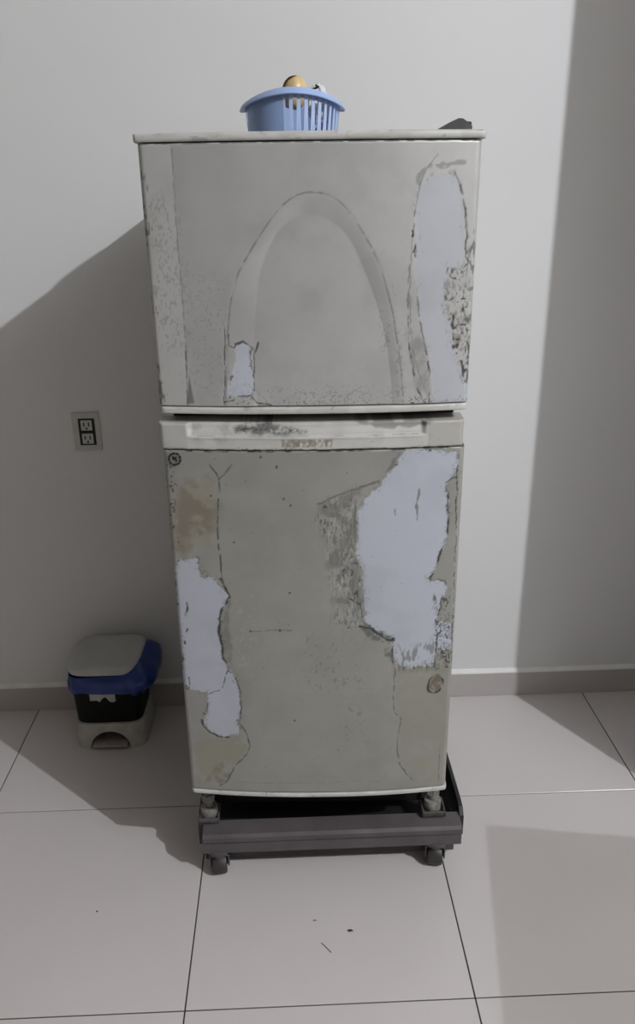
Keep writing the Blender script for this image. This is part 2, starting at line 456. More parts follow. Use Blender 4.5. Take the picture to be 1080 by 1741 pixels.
def specks(C, ch, U, Z, P, seed, amt=0.8, dens=0.72, size=4.0, soft=6.0, stretch=1.0):
    s = sstep(sdf(P, U, Z)+(fbm(U, Z, 20, seed+2)-0.5)*24, -soft, soft)
    n = vnoise(U, Z/stretch, size, seed)*0.65+vnoise(U, Z/stretch, size*2.7, seed+1)*0.35
    put(C, ch, amt*s*sstep(n, dens, dens+0.08))

def blot(C, ch, U, Z, P, seed, amt=0.6, soft=8.0, scale=22.0, lo=0.3, hi=0.7):
    s = sstep(sdf(P, U, Z)+(fbm(U, Z, 18, seed+4)-0.5)*14, -soft, soft)
    put(C, ch, amt*s*sstep(fbm(U, Z, scale, seed, 4), lo, hi))

def full(u0, u1, z0, z1): return [(u0, z0), (u1, z0), (u1, z1), (u0, z1)]

def spline(P, n=6):
    Q = [P[0]]+list(P)+[P[-1]]; out = []
    for a, b, c, d in zip(Q[:-3], Q[1:-2], Q[2:-1], Q[3:]):
        for k in range(n):
            t = k/n
            out.append(tuple(0.5*(2*b[i]+(c[i]-a[i])*t+(2*a[i]-5*b[i]+4*c[i]-d[i])*t*t+(3*b[i]-a[i]-3*c[i]+d[i])*t**3) for i in (0, 1)))
    return out+[P[-1]]
for k in ('arch_outer', 'arch_inner', 'f_out1', 'f_out2', 'd_rspot', 'd_rline', 'd_vline', 'd_lobe_line', 'd_crescent'): PT[k] = spline(PT[k])

def arch_depth(U, Z):
    so, si = sdf(PT['arch_outer'], U, Z), sdf(PT['arch_inner'], U, Z)
    so = np.where(Z < 1186.5, -9, so)
    t = np.clip(so/np.maximum(so-si, 1e-3), 0, 1)          # 0 on the outer curve, 1 on the inner one
    t = np.where(si > 0, 1, t)
    t = np.where(so < 0, 0, t)
    crease = 0.0003*np.exp(-(so/2.2)**2)
    return 0.0038*t*(0.7+0.3*t) + crease

def freezer_masks(U, Z, A, B):
    # light worn side bands
    put(B, 1, 0.85*sstep(-dline([(-291, 1150), (-291, 1650)], U, Z)+(fbm(U, Z, 20, 3)-0.5)*2, -61, -57))
    put(B, 1, 0.75*sstep(U, 266, 276))
    stroke(A, 1, U, Z, [(-232, 1300), (-236, 1188)], 1.2, 21, 0.75, 1.0, 0.3)
    stroke(B, 0, U, Z, [(-232, 1640), (-233, 1511), (-232, 1393), (-231, 1300), (-236, 1188)], 1.3, 22, 0.5, 1.0, 0.25)
    specks(B, 0, U, Z, full(-288, -225, 1290, 1560), 31, 0.34, 0.62, 2.6, 24, 1.8)
    specks(A, 1, U, Z, full(-291, -281, 1190, 1600), 32, 0.6, 0.58, 3.0, 4, 3.0)
    specks(B, 1, U, Z, full(-285, -205, 1330, 1520), 33, 0.6, 0.68, 3.0, 16, 2.0)
    specks(B, 0, U, Z, full(-240, -150, 1200, 1420), 34, 0.25, 0.63, 2.6, 22, 1.3)
    put(B, 0, 0.75*sstep(sdf(PT['f_wedge'], U, Z), -1, 2)); 
    # arch lines
    stroke(B, 0, U, Z, PT['arch_outer'], 1.3, 23, 0.55, 0.6, 0.25)
    specks(B, 0, U, Z, full(120, 175, 1190, 1420), 35, 0.3, 0.66, 3.2, 16, 1.5)
    specks(B, 1, U, Z, full(-165, -60, 1260, 1470), 36, 0.5, 0.70, 4.0, 24, 1.6)
    specks(B, 0, U, Z, full(-170, 170, 1188, 1225), 37, 0.35, 0.62, 2.8, 10)
    specks(A, 1, U, Z, full(-150, 150, 1187, 1200), 38, 0.5, 0.68, 2.8, 6)
    specks(B, 1, U, Z, full(30, 200, 1440, 1600), 39, 0.6, 0.70, 3.4, 34)
    # small patch at the arch's left foot
    patch(A, U, Z, PT['f_small'], 41, 2.0, 0.45)
    for k, (n, wd) in enumerate((('f_small_crack', 1.8), ('f_small_line', 1.0), ('f_small_right', 1.2), ('f_bottom_scr', 1.5))):
        stroke(A, 1, U, Z, PT[n], wd, 50+k, 0.85, 2.0, 0.25)
    # big patch under the hand on the right
    patch(A, U, Z, PT['f_big'], 42, 6.0, 0.18, 0.66, None, 0.25, 5.0)
    stroke(B, 0, U, Z, PT['f_out1'], 1.2, 95, 0.5, 1.5, 0.22); stroke(A, 1, U, Z, PT['f_out1'], 0.9, 96, 0.4, 1.5, 0.58)
    stroke(B, 0, U, Z, PT['f_out2'], 1.3, 97, 0.7, 1.5, 0.25)
    blot(B, 0, U, Z, PT['f_greyright'], 44, 0.45, 8, 24, 0.35, 0.7)
    for k, (n, wd, am) in enumerate((('f_big_s1', 2.2, .95), ('f_big_s2', 1.8, .9), ('f_big_edge', 1.6, .8), ('f_big_edge2', 2.2, .9), ('f_big_edge3', 1.8, .85))):
        stroke(A, 1, U, Z, PT[n], wd, 60+k, am, 4.0, 0.42)
    for k, n in enumerate(('f_vein1', 'f_vein2')):
        stroke(B, 0, U, Z, PT[n], 1.6, 70+k, 0.75, 3.0, 0.3)
        stroke(A, 1, U, Z, PT[n][-3:], 1.2, 75+k, 0.7, 3.0, 0.45)
    for k, n in enumerate(('f_smear1', 'f_smear2')): stroke(B, 0, U, Z, PT[n], 4.0, 80+k, 0.5, 3.0, 0.2)
    blot(A, 2, U, Z, PT['f_brown'], 46, 0.75, 5, 12, 0.40, 0.66)
    specks(A, 1, U, Z, PT['f_speck'], 47, 0.9, 0.69, 3.2, 12, 1.6)
    specks(B, 0, U, Z, PT['f_speck'], 48, 0.5, 0.58, 3.0, 14, 1.6)
    specks(A, 1, U, Z, full(150, 288, 1187, 1196), 49, 0.8, 0.55, 3.4, 3)
    specks(A, 1, U, Z, full(283, 291, 1190, 1520), 40, 0.7, 0.62, 3.0, 2, 3.0)
    stroke(A, 1, U, Z, [(-291, 1636.5), (291, 1636.5)], 1.2, 90, 0.7, 0.8, 0.42)
    put(B, 0, 0.10*sstep(fbm(U, Z, 60, 91, 4), 0.45, 0.75))

def fridge_masks(U, Z, A, B):
    put(B, 1, 0.55*sstep(-U, 279, 284)); put(B, 1, 0.4*sstep(U, 280, 286))
    blot(B, 2, U, Z, PT['d_rtan'], 101, 0.55, 6, 40, 0.15, 0.55)
    blot(B, 2, U, Z, PT['d_lobe'], 102, 0.85, 7, 40, 0.15, 0.5)
    blot(A, 2, U, Z, PT['d_lobe_brown'], 103, 0.5, 6, 16, 0.35, 0.7)
    blot(B, 2, U, Z, PT['d_brown'], 104, 0.9, 18, 40, 0.1, 0.5)
    blot(A, 2, U, Z, PT['d_brown'], 105, 0.55, 18, 26, 0.34, 0.66)
    blot(B, 2, U, Z, full(-285, -205, 900, 1000), 106, 0.6, 14, 20, 0.3, 0.65)
    blot(A, 2, U, Z, full(-275, -225, 925, 985), 107, 0.5, 10, 10, 0.45, 0.68)
    blot(B, 0, U, Z, PT['d_wear'], 108, 0.55, 14, 20, 0.42, 0.66)
    specks(B, 0, U, Z, PT['d_wear'], 109, 0.75, 0.54, 3.0, 16, 3.2)
    specks(B, 1, U, Z, PT['d_wear'], 110, 0.9, 0.60, 2.8, 14, 3.2)
    specks(A, 1, U, Z, PT['d_wear'], 111, 0.75, 0.72, 3.4, 14, 2.0)
    blot(B, 2, U, Z, PT['d_wear'], 112, 0.5, 10, 24, 0.4, 0.7)
    blot(B, 0, U, Z, PT['d_greyblob'], 113, 0.7, 4, 20, 0.1, 0.5)
    patch(A, U, Z, PT['d_left'], 121, 5.0, 0.32, 0.9, B)
    patch(A, U, Z, PT['d_big'], 122, 7.0, 0.30, 0.95, B)
    blot(B, 0, U, Z, PT['d_left_grey'], 123, 0.5, 3, 20, 0.1, 0.5)
    for k, (n, wd) in enumerate((('d_left_edge', 2.2), ('d_left_s1', 1.1), ('d_crescent', 2.0), ('d_ls2', 2.0), ('d_ls3', 2.0), ('d_ls4', 1.6), ('d_bs1', 2.0), ('d_bs2', 1.4),
                                 ('d_bs3', 1.6), ('d_bs4', 1.7), ('d_ws3', 1.6), ('d_ws4', 1.8), ('d_ws5', 1.5), ('d_redge', 1.0), ('d_rspot', 2.0))):
        stroke(A, 1, U, Z, PT[n], wd, 130+k, 0.9, 3.0, 0.30)
    for k, (n, wd) in enumerate((('d_lobe_line', 1.4), ('d_vline', 1.5), ('d_varc', 1.8), ('d_rline', 1.3), ('d_ws1', 2.4), ('d_ws2', 2.6), ('d_patch_s', 2.6), ('d_patch_s2', 2.0), ('d_faint', 0.9), ('d_rlow', 1.0))):
        stroke(B, 0, U, Z, PT[n], wd, 150+k, 0.85, 2.5, 0.22)
        if n in ('d_lobe_line', 'd_rline', 'd_vline'): stroke(A, 1, U, Z, PT[n], wd*0.7, 170+k, 0.7, 2.5, 0.5)
    specks(B, 0, U, Z, full(170, 285, 606, 668), 220, 0.7, 0.56, 3.0, 12, 4.0)
    blot(B, 2, U, Z, full(165, 285, 596, 640), 221, 0.9, 10, 14, 0.3, 0.6)
    for k, n in enumerate(('d_wblob', 'd_wblob2')): blot(B, 0, U, Z, PT[n], 180+k, 0.9, 3, 10, 0.25, 0.55)
    specks(A, 1, U, Z, PT['d_wblob'], 184, 0.8, 0.60, 3.2, 4)
    specks(A, 1, U, Z, PT['d_bspeck'], 185, 0.85, 0.66, 3.0, 8, 1.5)
    specks(B, 0, U, Z, PT['d_bspeck'], 186, 0.55, 0.55, 3.2, 8, 1.5)
    specks(A, 1, U, Z, PT['d_leftcol'], 187, 0.75, 0.66, 3.2, 6, 1.3)
    blot(A, 2, U, Z, [(p[0], p[1]) for p in PT['d_rspot'][:-1]], 188, 0.9, 4, 10, 0.25, 0.55)
    for k, p in enumerate(PT['d_spots']):
        d = np.hypot(U-p[0], (Z-p[1])*(0.6+0.1*k % 0.5))
        put(A, 1, 0.9*(1-sstep(d, 1.2, 2.8)))
    for k in range(46):                                    # scattered pin specks
        rg = random.Random(900+k); pu, pz = rg.uniform(-190, 180), rg.uniform(310, 1090)
        put(A, 1, rg.uniform(0.25, 0.7)*(1-sstep(np.hypot(U-pu, Z-pz), 0.6, 1.9)))
    specks(B, 0, U, Z, full(-30, 90, 560, 700), 190, 0.5, 0.70, 3.4, 30, 1.6)
    specks(B, 0, U, Z, full(50, 110, 380, 560), 191, 0.45, 0.72, 3.4, 24, 1.6)
    specks(B, 1, U, Z, full(-180, -120, 560, 800), 192, 0.4, 0.70, 3.4, 20, 1.6)
    stroke(A, 1, U, Z, [(-291, 1099.5), (-150, 1099.5), (0, 1099), (291, 1099.5)], 1.3, 193, 0.85, 0.8, 0.45)
    stroke(B, 0, U, Z, [(-180, 318), (100, 322), (150, 318)], 1.2, 194, 0.35, 1, 0.3)
    put(B, 0, 0.10*sstep(fbm(U, Z, 60, 195, 4), 0.45, 0.75))

def trim_masks(U, Z, A, B):
    zc = float(Z.mean())
    specks(A, 1, U, Z, full(-300, 300, zc-9, zc+9), int(zc), 0.5, 0.82, 3.4, 6, 0.7)
    specks(B, 0, U, Z, full(-300, 300, zc-9, zc+9), int(zc)+1, 0.4, 0.74, 9, 6, 0.5)
    put(B, 1, 0.6*sstep(fbm(U, Z*3, 40, int(zc)+2, 3), 0.45, 0.6))

def handle_depth(U, Z):
    # a scooped finger grip along the upper edge, a bright ledge under it
    ends = sstep(U, -243, -232)*(1-sstep(U, 204, 216))
    scoop = ends*sstep(Z, 1128.5, 1131)
    return 0.0015 + 0.0105*scoop*(0.55+0.45*sstep(Z, 1132, 1150)) - 0.0012*ends*np.exp(-((Z-1126.5)/2.2)**2)

def handle_masks(U, Z, A, B):
    put(B, 1, 0.5*sstep(fbm(U, Z, 50, 201, 3), 0.4, 0.6))
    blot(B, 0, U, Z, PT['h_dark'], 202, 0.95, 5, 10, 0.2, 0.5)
    specks(A, 1, U, Z, PT['h_dark'], 203, 0.7, 0.55, 4, 6, 0.5)
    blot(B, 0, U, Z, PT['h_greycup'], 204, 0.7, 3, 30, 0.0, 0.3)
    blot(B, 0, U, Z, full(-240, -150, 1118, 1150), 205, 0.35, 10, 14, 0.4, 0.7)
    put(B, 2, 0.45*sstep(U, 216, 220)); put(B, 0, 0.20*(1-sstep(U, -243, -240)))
    # what is left of the glued-on maker's badge: only brownish glue
    s = sstep(sdf(PT['h_residue'], U, Z), -1, 2)
    put(B, 2, 0.9*s*sstep(vnoise(U, Z/1.6, 6.0, 206), 0.40, 0.55))
    put(A, 2, 0.45*s*sstep(vnoise(U, Z/1.8, 4.0, 207), 0.52, 0.66))
    stroke(A, 1, U, Z, [(-291, 1104.2), (-60, 1104.2), (60, 1104), (291, 1104.2)], 1.1, 208, 0.8, 0.8, 0.48)
    stroke(B, 0, U, Z, [(-240, 1129.5), (210, 1129.5)], 1.0, 209, 0.4, 0.8, 0.4)
    specks(A, 1, U, Z, full(-290, 290, 1102, 1112), 210, 0.6, 0.76, 3.4, 4, 0.6)

fd = box('freezer_door', (0, 0.043, (1.188+1.636)/2-ZB), (0.560, 0.034, 1.636-1.188), M_BLACK, fr)
panel('front_panel', fd, -W2, W2, 1.1875, 1.6375, M_FREEZER, arch_depth, freezer_masks)
panel('top_trim', fd, -0.2975, 0.2975, 1.6395, 1.6530, M_TRIM, None, trim_masks, 0.003, 0.008, 0.005, 0.058, 0.004)
panel('bottom_trim', fd, -0.2885, 0.2905, 1.1725, 1.1858, M_TRIM, None, trim_masks, 0.003, 0.008, 0.004, 0.055, 0.0015)
rd = box('refrigerator_door', (0, 0.043, (0.293+1.150)/2-ZB), (0.560, 0.034, 1.150-0.293), M_BLACK, fr)
panel('front_panel', rd, -W2, W2, 0.2925, 1.1005, M_FRIDGE, None, fridge_masks, 0.0017)
panel('door_handle', rd, -0.2960, 0.2875, 1.1025, 1.1540, M_TRIM, handle_depth, handle_masks, 0.0017, 0.010, 0.004, 0.055, 0.0035)
panel('bottom_trim', rd, -0.2905, 0.2935, 0.2795, 0.2910, M_TRIM, None, trim_masks, 0.003, 0.008, 0.004, 0.055, 0.002)
# round black emblem in the door's upper left corner
bu, bz = -0.2685, 1.0835
bd = empty('badge', (bu, -float(bulge(np.array(bu)))-0.0004, bz-ZB)); bd.parent = rd
bm = bmesh.new(); add_cyl(bm, (0, 0, 0), 0.0105, 0.003, 32, 'Y')
bdisc = link('badge_disc', bm_mesh(bm, 'badge_disc', True), M_BADGEG, rd); bdisc.location = bd.location
bpy.data.objects.remove(bd)
bm = bmesh.new()
for k in range(9):
    a0, a1 = 2*math.pi*k/9+0.1, 2*math.pi*(k+1)/9-0.06
    sec = []
    for j in range(7):
        a = a0+(a1-a0)*j/6
        sec.append([Vector((r*math.cos(a), y, r*math.sin(a))) for r, y in ((0.0096, -0.0015), (0.0096, -0.0028), (0.0128, -0.0028), (0.0128, 0.0012))])
    loft(bm, sec)
for (x, z, sx, sz, an) in ((-0.0030, 0.002, 0.0022, 0.0075, 0), (-0.0002, 0.0032, 0.0060, 0.0022, 0), (0.0028, 0.0022, 0.0020, 0.0040, 25), (0.0008, -0.0006, 0.0055, 0.0020, 20), (0.0030, -0.0040, 0.0020, 0.0055, 40)):
    add_box(bm, (x, -0.0019, z), (sx, 0.002, sz), 0, 1, Matrix.Rotation(R(an), 3, 'Y'))
e = link('badge', bm_mesh(bm, 'badge'), M_BADGE, rd); e.location = bdisc.location; e['label'] = 'round black emblem'

CT = 1.615
bm = bmesh.new(); add_box(bm, (0, 0.345, (0.315+CT)/2-ZB), (0.566, 0.53, CT-0.315), 0.010, 3)
link('cabinet', bm_mesh(bm, 'cabinet', True), M_CAB, fr)
for nm, za, zb in (('freezer_gasket', 1.20, 1.625), ('door_gasket', 0.33, 1.140)):
    box(nm, (0, 0.070, (za+zb)/2-ZB), (0.54, 0.022, zb-za), M_BLACK, fr, 0.004)
box('divider_strip', (0, 0.068, 1.165-ZB), (0.55, 0.024, 0.05), M_BLACK, fr)
box('kick_shade_block', (0.004, 0.255, 0.232-ZB), (0.500, 0.30, 0.152), M_BLACK, fr, 0.006)  # black block stands in for the shade under the cabinet
box('compressor_housing', (0, 0.48, 0.245-ZB), (0.44, 0.14, 0.17), M_BLACK, fr, 0.02)
# hinge cover on the top right corner
bm = bmesh.new()
pr = [(0.232, CT), (0.300, CT), (0.300, CT+0.030), (0.296, CT+0.036), (0.283, CT+0.043), (0.270, CT+0.042), (0.245, CT+0.031)]
pr = [(0.222, CT), (0.287, CT), (0.287, 1.664), (0.283, 1.668), (0.270, 1.676), (0.262, 1.6765), (0.246, 1.670), (0.234, 1.664), (0.222, 1.658)]
loft(bm, [[Vector((0.2545+(x-0.2545)*k, y, z-ZB)) for x, z in pr] for y, k in ((0.075, 0.96), (0.08, 1), (0.165, 1), (0.172, 0.95))])
hc = link('hinge_cover', bm_mesh(bm, 'hinge_cover'), M_HINGE, fr); hc['label'] = 'dark grey hinge cover'
bm = bmesh.new(); add_cyl(bm, (0.279, 0.10, 1.6665-ZB), 0.010, 0.012, 20, bev=0.002)
link('hinge_pin', bm_mesh(bm, 'hinge_pin', True), M_BLACK, hc)
for (x, y) in ((-0.272, 0.075), (0.291, 0.09), (-0.255, 0.53), (0.255, 0.53)):
    bm = bmesh.new()
    x = max(-0.268, min(0.278, x))
    add_cyl(bm, (x, y, 0.2325-ZB), 0.011, 0.165, 16)
    add_cyl(bm, (x, y, 0.164-ZB), 0.021, 0.028, 20, bev=0.003)
    add_cyl(bm, (x, y, 0.205-ZB), 0.017, 0.018, 6)
    link('foot', bm_mesh(bm, 'foot', True), M_FOOT, fr)

# ------------------------------------------------------------------ wheeled stand
SX0, SX1, SY0, SY1 = 0.000, 0.640, 1.508, 2.085
st = empty('appliance_stand', ((SX0+SX1)/2, (SY0+SY1)/2, 0))
tag(st, 'low dark grey wheeled stand carrying the worn refrigerator', 'appliance stand')
cx, cy = (SX0+SX1)/2, (SY0+SY1)/2
def beam(name, y0, sgn):
    # stepped section: sloping ledge, groove, upright face
    pts = [(0.000, 0.082), (0.000, 0.110), (0.003, 0.111), (0.003, 0.113), (-0.002, 0.115), (-0.002, 0.128), (0.004, 0.135), (0.044, 0.142), (0.046, 0.139), (0.046, 0.085), (0.038, 0.085), (0.038, 0.125), (0.010, 0.115), (0.010, 0.082)]
    bm = bmesh.new()
    loft(bm, [[Vector((x, y0+sgn*y-cy, z)) for y, z in pts] for x in (SX0+0.012-cx, SX1-0.004-cx)])
    return link(name, bm_mesh(bm, name), M_STAND, st)
fb = beam('front_beam', SY0, 1); beam('back_beam', SY1, -1)
for x in (SX0+0.006, SX1-0.0):
    s = 1 if x > cx else -1
    pr = [(-0.006, 0.040), (-0.006, 0.158), (-0.004, 0.162), (0.004, 0.162), (0.006, 0.158), (0.006, 0.040)]  # lower edge dropped behind the front to close the floor shadow
    bm = bmesh.new()
    loft(bm, [[Vector((x+px-cx, y-cy, (z if y > SY0+0.12 else 0.084) if z < 0.1 else z+dz)) for px, z in pr] for y, dz in ((SY0+0.030, -0.020), (SY0+0.045, -0.004), (SY0+0.07, 0), (SY0+0.119, 0), (SY0+0.125, 0), (SY1-0.05, 0), (SY1-0.004, -0.02))])
    bm2 = bmesh.new()
    link('side_rail', bm_mesh(bm, 'side_rail'), M_STANDD, st); bm2.free()
box('shade_pan', (0, 0, 0.100), (SX1-SX0-0.03, SY1-SY0-0.125, 0.014), M_BLACK, st)  # added black tray, keeps the floor under the refrigerator dark
box('shade_apron', (0, SY0+0.052-cy, 0.052), (SX1-SX0-0.02, 0.012, 0.066), M_SHADE_APRON, st, 0.002)  # recessed dark strip added to deepen the shadow beneath the front beam
CUPS = []
for fx, fy in ((-0.268, 0.075), (0.278, 0.09), (-0.255, 0.53), (0.255, 0.53)):
    wx = 0.29043+fx*math.cos(0.03734)+fy*math.sin(0.03734)
    wy = 1.48136-fx*math.sin(0.03734)+fy*math.cos(0.03734)
    CUPS.append((wx, wy))
for i, (x, y) in enumerate(CUPS):
    bm = bmesh.new()
    add_box(bm, (x-cx, y-cy, 0.1465), (0.058 if i != 0 else 0.05, 0.056, 0.007), 0.002, 1)
    for dx, dy, sx, sy in ((-0.026, 0, 0.005, 0.056), (0.026, 0, 0.005, 0.056), (0, -0.0255, 0.056, 0.005), (0, 0.0255, 0.056, 0.005)):
        if i == 0: dx *= 0.86; sx = sx*0.86 if sx > 0.01 else sx
        add_box(bm, (x-cx+dx, y-cy+dy, 0.152), (sx, sy, 0.014), 0.0015, 1)
    add_box(bm, (x-cx, y-cy, 0.127), (0.044, 0.044, 0.036), 0.003, 1)
    link('foot_cup', bm_mesh(bm, 'foot_cup'), M_CUP, st)
def caster(x, y, rz):
    bm = bmesh.new()
    add_cyl(bm, (0, 0, 0.079), 0.027, 0.012, 24, bev=0.002)
    add_cyl(bm, (0, 0, 0.066), 0.012, 0.026, 16)
    for s in (-1, 1):
        add_box(bm, (s*0.0225, 0.006, 0.045), (0.004, 0.030, 0.036), 0.0015, 1)
    add_box(bm, (0, 0.006, 0.062), (0.049, 0.032, 0.006), 0.0015, 1)
    c = link('caster', bm_mesh(bm, 'caster', True), M_STAND, st)
    c.location = (x-cx, y-cy, 0); c.rotation_euler = (0, 0, rz)
    bm = bmesh.new()
    add_cyl(bm, (0, 0.008, 0.028), 0.028, 0.037, 32, 'X', bev=0.006)
    add_cyl(bm, (0, 0.008, 0.028), 0.007, 0.050, 14, 'X')
    link('wheel', bm_mesh(bm, 'wheel', True), M_WHEEL, c)
caster(0.046, 1.528, R(6)); caster(0.578, 1.530, R(-10)); caster(0.045, 2.045, R(30)); caster(0.58, 2.045, R(-20))
# ------------------------------------------------------------------ basket and what lies in it
BX, BY, BZ = 0.266, 1.735, CT
bk = empty('plastic_basket', (BX, BY, BZ))
tag(bk, 'small light blue plastic basket with slotted sides on top of the refrigerator', 'basket')
HB, RB, RT = 0.106, 0.081, 0.0915
def arcshell(bm, a0, a1, zlo, zhi, tilt=0.0, n=None, th=0.0022):
    n = n or max(1, int((a1-a0)/R(4)))
    rows = []
    for i in range(n+1):
        ang = a0+(a1-a0)*i/n
        sec = []
        for z, s in ((zlo, -1), (zhi, -1), (zhi, 1), (zlo, 1)):
            r = RB+(RT-RB)*z/HB + s*th/2
            a = ang+tilt*(z-zlo)/(zhi-zlo)
            dz = 0.020*(math.cos(a)**2-0.25)*(z/HB)**1.5
            sec.append(Vector((r*math.sin(a), -r*math.cos(a), z+dz)))
        rows.append(sec)
    loft(bm, rows)
bm = bmesh.new()
lathe(bm, [(0.0005, 0), (RB-0.004, 0), (RB, 0.004), (RB+0.0012, 0.014), (RB-0.001, 0.014), (RB-0.003, 0.005), (0.0005, 0.0028)], 64)
for a0, a1 in ((-72, -12), (78, 278)):
    arcshell(bm, R(a0), R(a1), 0.010, HB-0.006)
arcshell(bm, 0, R(359.9), HB-0.012, HB, 0, 72)
link('bowl', bm_mesh(bm, 'bowl', True), M_BLUE, bk)
k = 0
for a0, a1 in ((-12, 78), (278, 288)):
    a = a0+1.5
    while a < a1-2:
        bm = bmesh.new(); arcshell(bm, R(a), R(a+2.5), 0.010, HB-0.008, R(1.6 if k % 2 else -1.4), 1)
        link('slat', bm_mesh(bm, 'slat'), M_SLAT, bk); a += 4.5; k += 1
bm = bmesh.new()
def saddle(p, a):
    f = math.sin(a)**2
    p.z += 0.020*(f-0.25)
    return p
lathe(bm, [(RT-0.003, HB-0.001), (RT+0.002, HB+0.003), (RT+0.008, HB-0.001), (RT+0.0115, HB-0.008), (RT+0.0105, HB-0.0095), (RT+0.006, HB-0.005), (RT-0.001, HB-0.005), (RT-0.003, HB-0.001)], 72, saddle)
link('rim', bm_mesh(bm, 'rim', True), M_RIM, bk)

on = empty('onion', (BX+0.004, BY-0.035, BZ+0.124))
tag(on, 'rounded yellow brown onion poking out above the blue basket rim', 'onion')
bm = bmesh.new()
lathe(bm, [(0.0005, -0.032), (0.012, -0.030), (0.020, -0.023), (0.0235, -0.012), (0.0235, 0.002), (0.0205, 0.013), (0.0145, 0.021), (0.008, 0.0245), (0.0005, 0.026)], 28, lambda p, a: p*(1+0.03*math.sin(3*a)))
link('bulb', bm_mesh(bm, 'bulb', True, 60), M_ONION, on)
bm = bmesh.new(); random.seed(4)
for i in range(9):
    t = i/8; a = R(-150+100*t)
    ang = R(100+70*t)
    add_box(bm, (0.0205*math.cos(ang), -0.008, 0.000+0.0215*math.sin(ang)), (0.007, 0.012, 0.004), 0.001, 1, Matrix.Rotation(-(ang-R(90)), 3, 'Y'))
link('dry_skin', bm_mesh(bm, 'dry_skin'), M_ROOT, on)
on.rotation_euler = (0, R(12), 0)
for nm, lab, cat, m, loc, rad, hz, sd in (('plastic_bag', 'small crumpled clear plastic bag in the blue basket beside the onion', 'bag', M_BAGW, (BX+0.048, BY-0.03, BZ+0.099), 0.020, 0.034, 3),
                               ):
    bm = bmesh.new(); bmesh.ops.create_icosphere(bm, subdivisions=4, radius=1)
    from mathutils import noise as mn
    for v in bm.verts:
        d = 1+0.35*mn.noise(v.co*2.3+Vector((sd, 0, 0)))+0.18*mn.noise(v.co*6+Vector((0, sd, 0)))
        v.co = Vector((v.co.x*rad*d, v.co.y*rad*d, v.co.z*hz*d))
    o = link(nm, bm_mesh(bm, nm), m); o.location = loc; tag(o, lab, cat)
bm = bmesh.new(); add_box(bm, (0, 0, 0), (0.016, 0.006, 0.0035), 0.0012, 1, Matrix.Rotation(R(-20), 3, 'Y')); add_box(bm, (0.004, 0, 0.004), (0.008, 0.005, 0.003), 0.001, 1, Matrix.Rotation(R(25), 3, 'Y'))
e = link('bag_tie', bm_mesh(bm, 'bag_tie'), M_SLOT, o); e.location = (-0.006, -0.026, 0.026)

# ------------------------------------------------------------------ pedal bin in the fridge's shadow
PX, PY = -0.322, 2.132
pb = empty('pedal_bin', (PX, PY, 0))
tag(pb, 'small black pedal bin with grey lid and white base against the wall', 'bin')
def bottom(x, y):
    if y > -0.02: return 0.0
    t = abs(x)/0.060
    return 0.060*math.sqrt(max(0, 1-t*t)) if t < 1 else 0.0
N = 200
rings = []
for ax, ay, top in ((0.108, 0.100, 1), (0.108, 0.100, 0), (0.102, 0.094, 0), (0.102, 0.094, 1)):
    pts = sq(ax, ay, 0, 6, N)
    # denser, evenly spaced outline
    L = [0]
    for i in range(N): L.append(L[-1]+(pts[(i+1) % N]-pts[i]).length)
    out = []
    j = 0
    for i in range(N):
        t = L[-1]*i/N
        while L[j+1] < t: j += 1
        f = (t-L[j])/max(1e-9, L[j+1]-L[j]); p = pts[j].lerp(pts[(j+1) % N], f)
        out.append(Vector((p.x*(0.965 if top else 1), p.y*(0.965 if top else 1), 0.083 if top else bottom(p.x, p.y))))
    rings.append(out)
bm = bmesh.new(); loft(bm, [rings[0], rings[1], rings[2], rings[3]], False, False)
vs = loft(bm, [sq(0.104, 0.0965, 0.080, 6, 96), sq(0.104, 0.0965, 0.085, 6, 96)])
b0 = link('base', bm_mesh(bm, 'base', True), M_BINW, pb); b0['label'] = 'white base with an arched opening'
bm = bmesh.new(); add_box(bm, (0, -0.092, 0.014), (0.104, 0.040, 0.010), 0.003, 2); add_box(bm, (0, -0.03, 0.014), (0.05, 0.10, 0.006), 0.001, 1)
link('pedal', bm_mesh(bm, 'pedal', True), M_PEDAL, pb)
bm = bmesh.new()
loft(bm, [sq(0.096, 0.088, 0.085, 6), sq(0.099, 0.091, 0.088, 6), sq(0.106, 0.098, 0.246, 6), sq(0.103, 0.095, 0.246, 6), sq(0.094, 0.086, 0.092, 6)])
link('body', bm_mesh(bm, 'body', True), M_BINK, pb)
bm = bmesh.new()
loft(bm, [sq(0.104, 0.096, 0.254, 5), sq(0.109, 0.101, 0.256, 4.5), sq(0.110, 0.102, 0.272, 4.5), sq(0.107, 0.099, 0.279, 4.5), sq(0.098, 0.090, 0.283, 4.5), sq(0.094, 0.086, 0.281, 4.5), sq(0.05, 0.046, 0.283, 4)])
link('lid', bm_mesh(bm, 'lid', True, 50), M_LID, pb)
box('lid_hinge', (0, 0.098, 0.262), (0.09, 0.012, 0.02), M_LID, pb, 0.004)
bm = bmesh.new(); random.seed(8)
top = [(-0.046+0.0094*i, 0.196+random.uniform(-0.004, 0.003)) for i in range(9)]
bot = [(-0.046+0.0094*i, 0.168+random.uniform(-0.008, 0.010)) for i in range(9)]
bot[4] = (bot[4][0], 0.176); bot[5] = (bot[5][0], 0.180)
pts = top+bot[::-1]
def fy(z): return -(0.091+0.007*(z-0.088)/0.158)
loft(bm, [[Vector((x, fy(z)-d, z)) for x, z in pts] for d in (0.0002, 0.0018)])
s = link('torn_label', bm_mesh(bm, 'torn_label'), M_BINW, pb); s['label'] = 'torn whitish paper label'

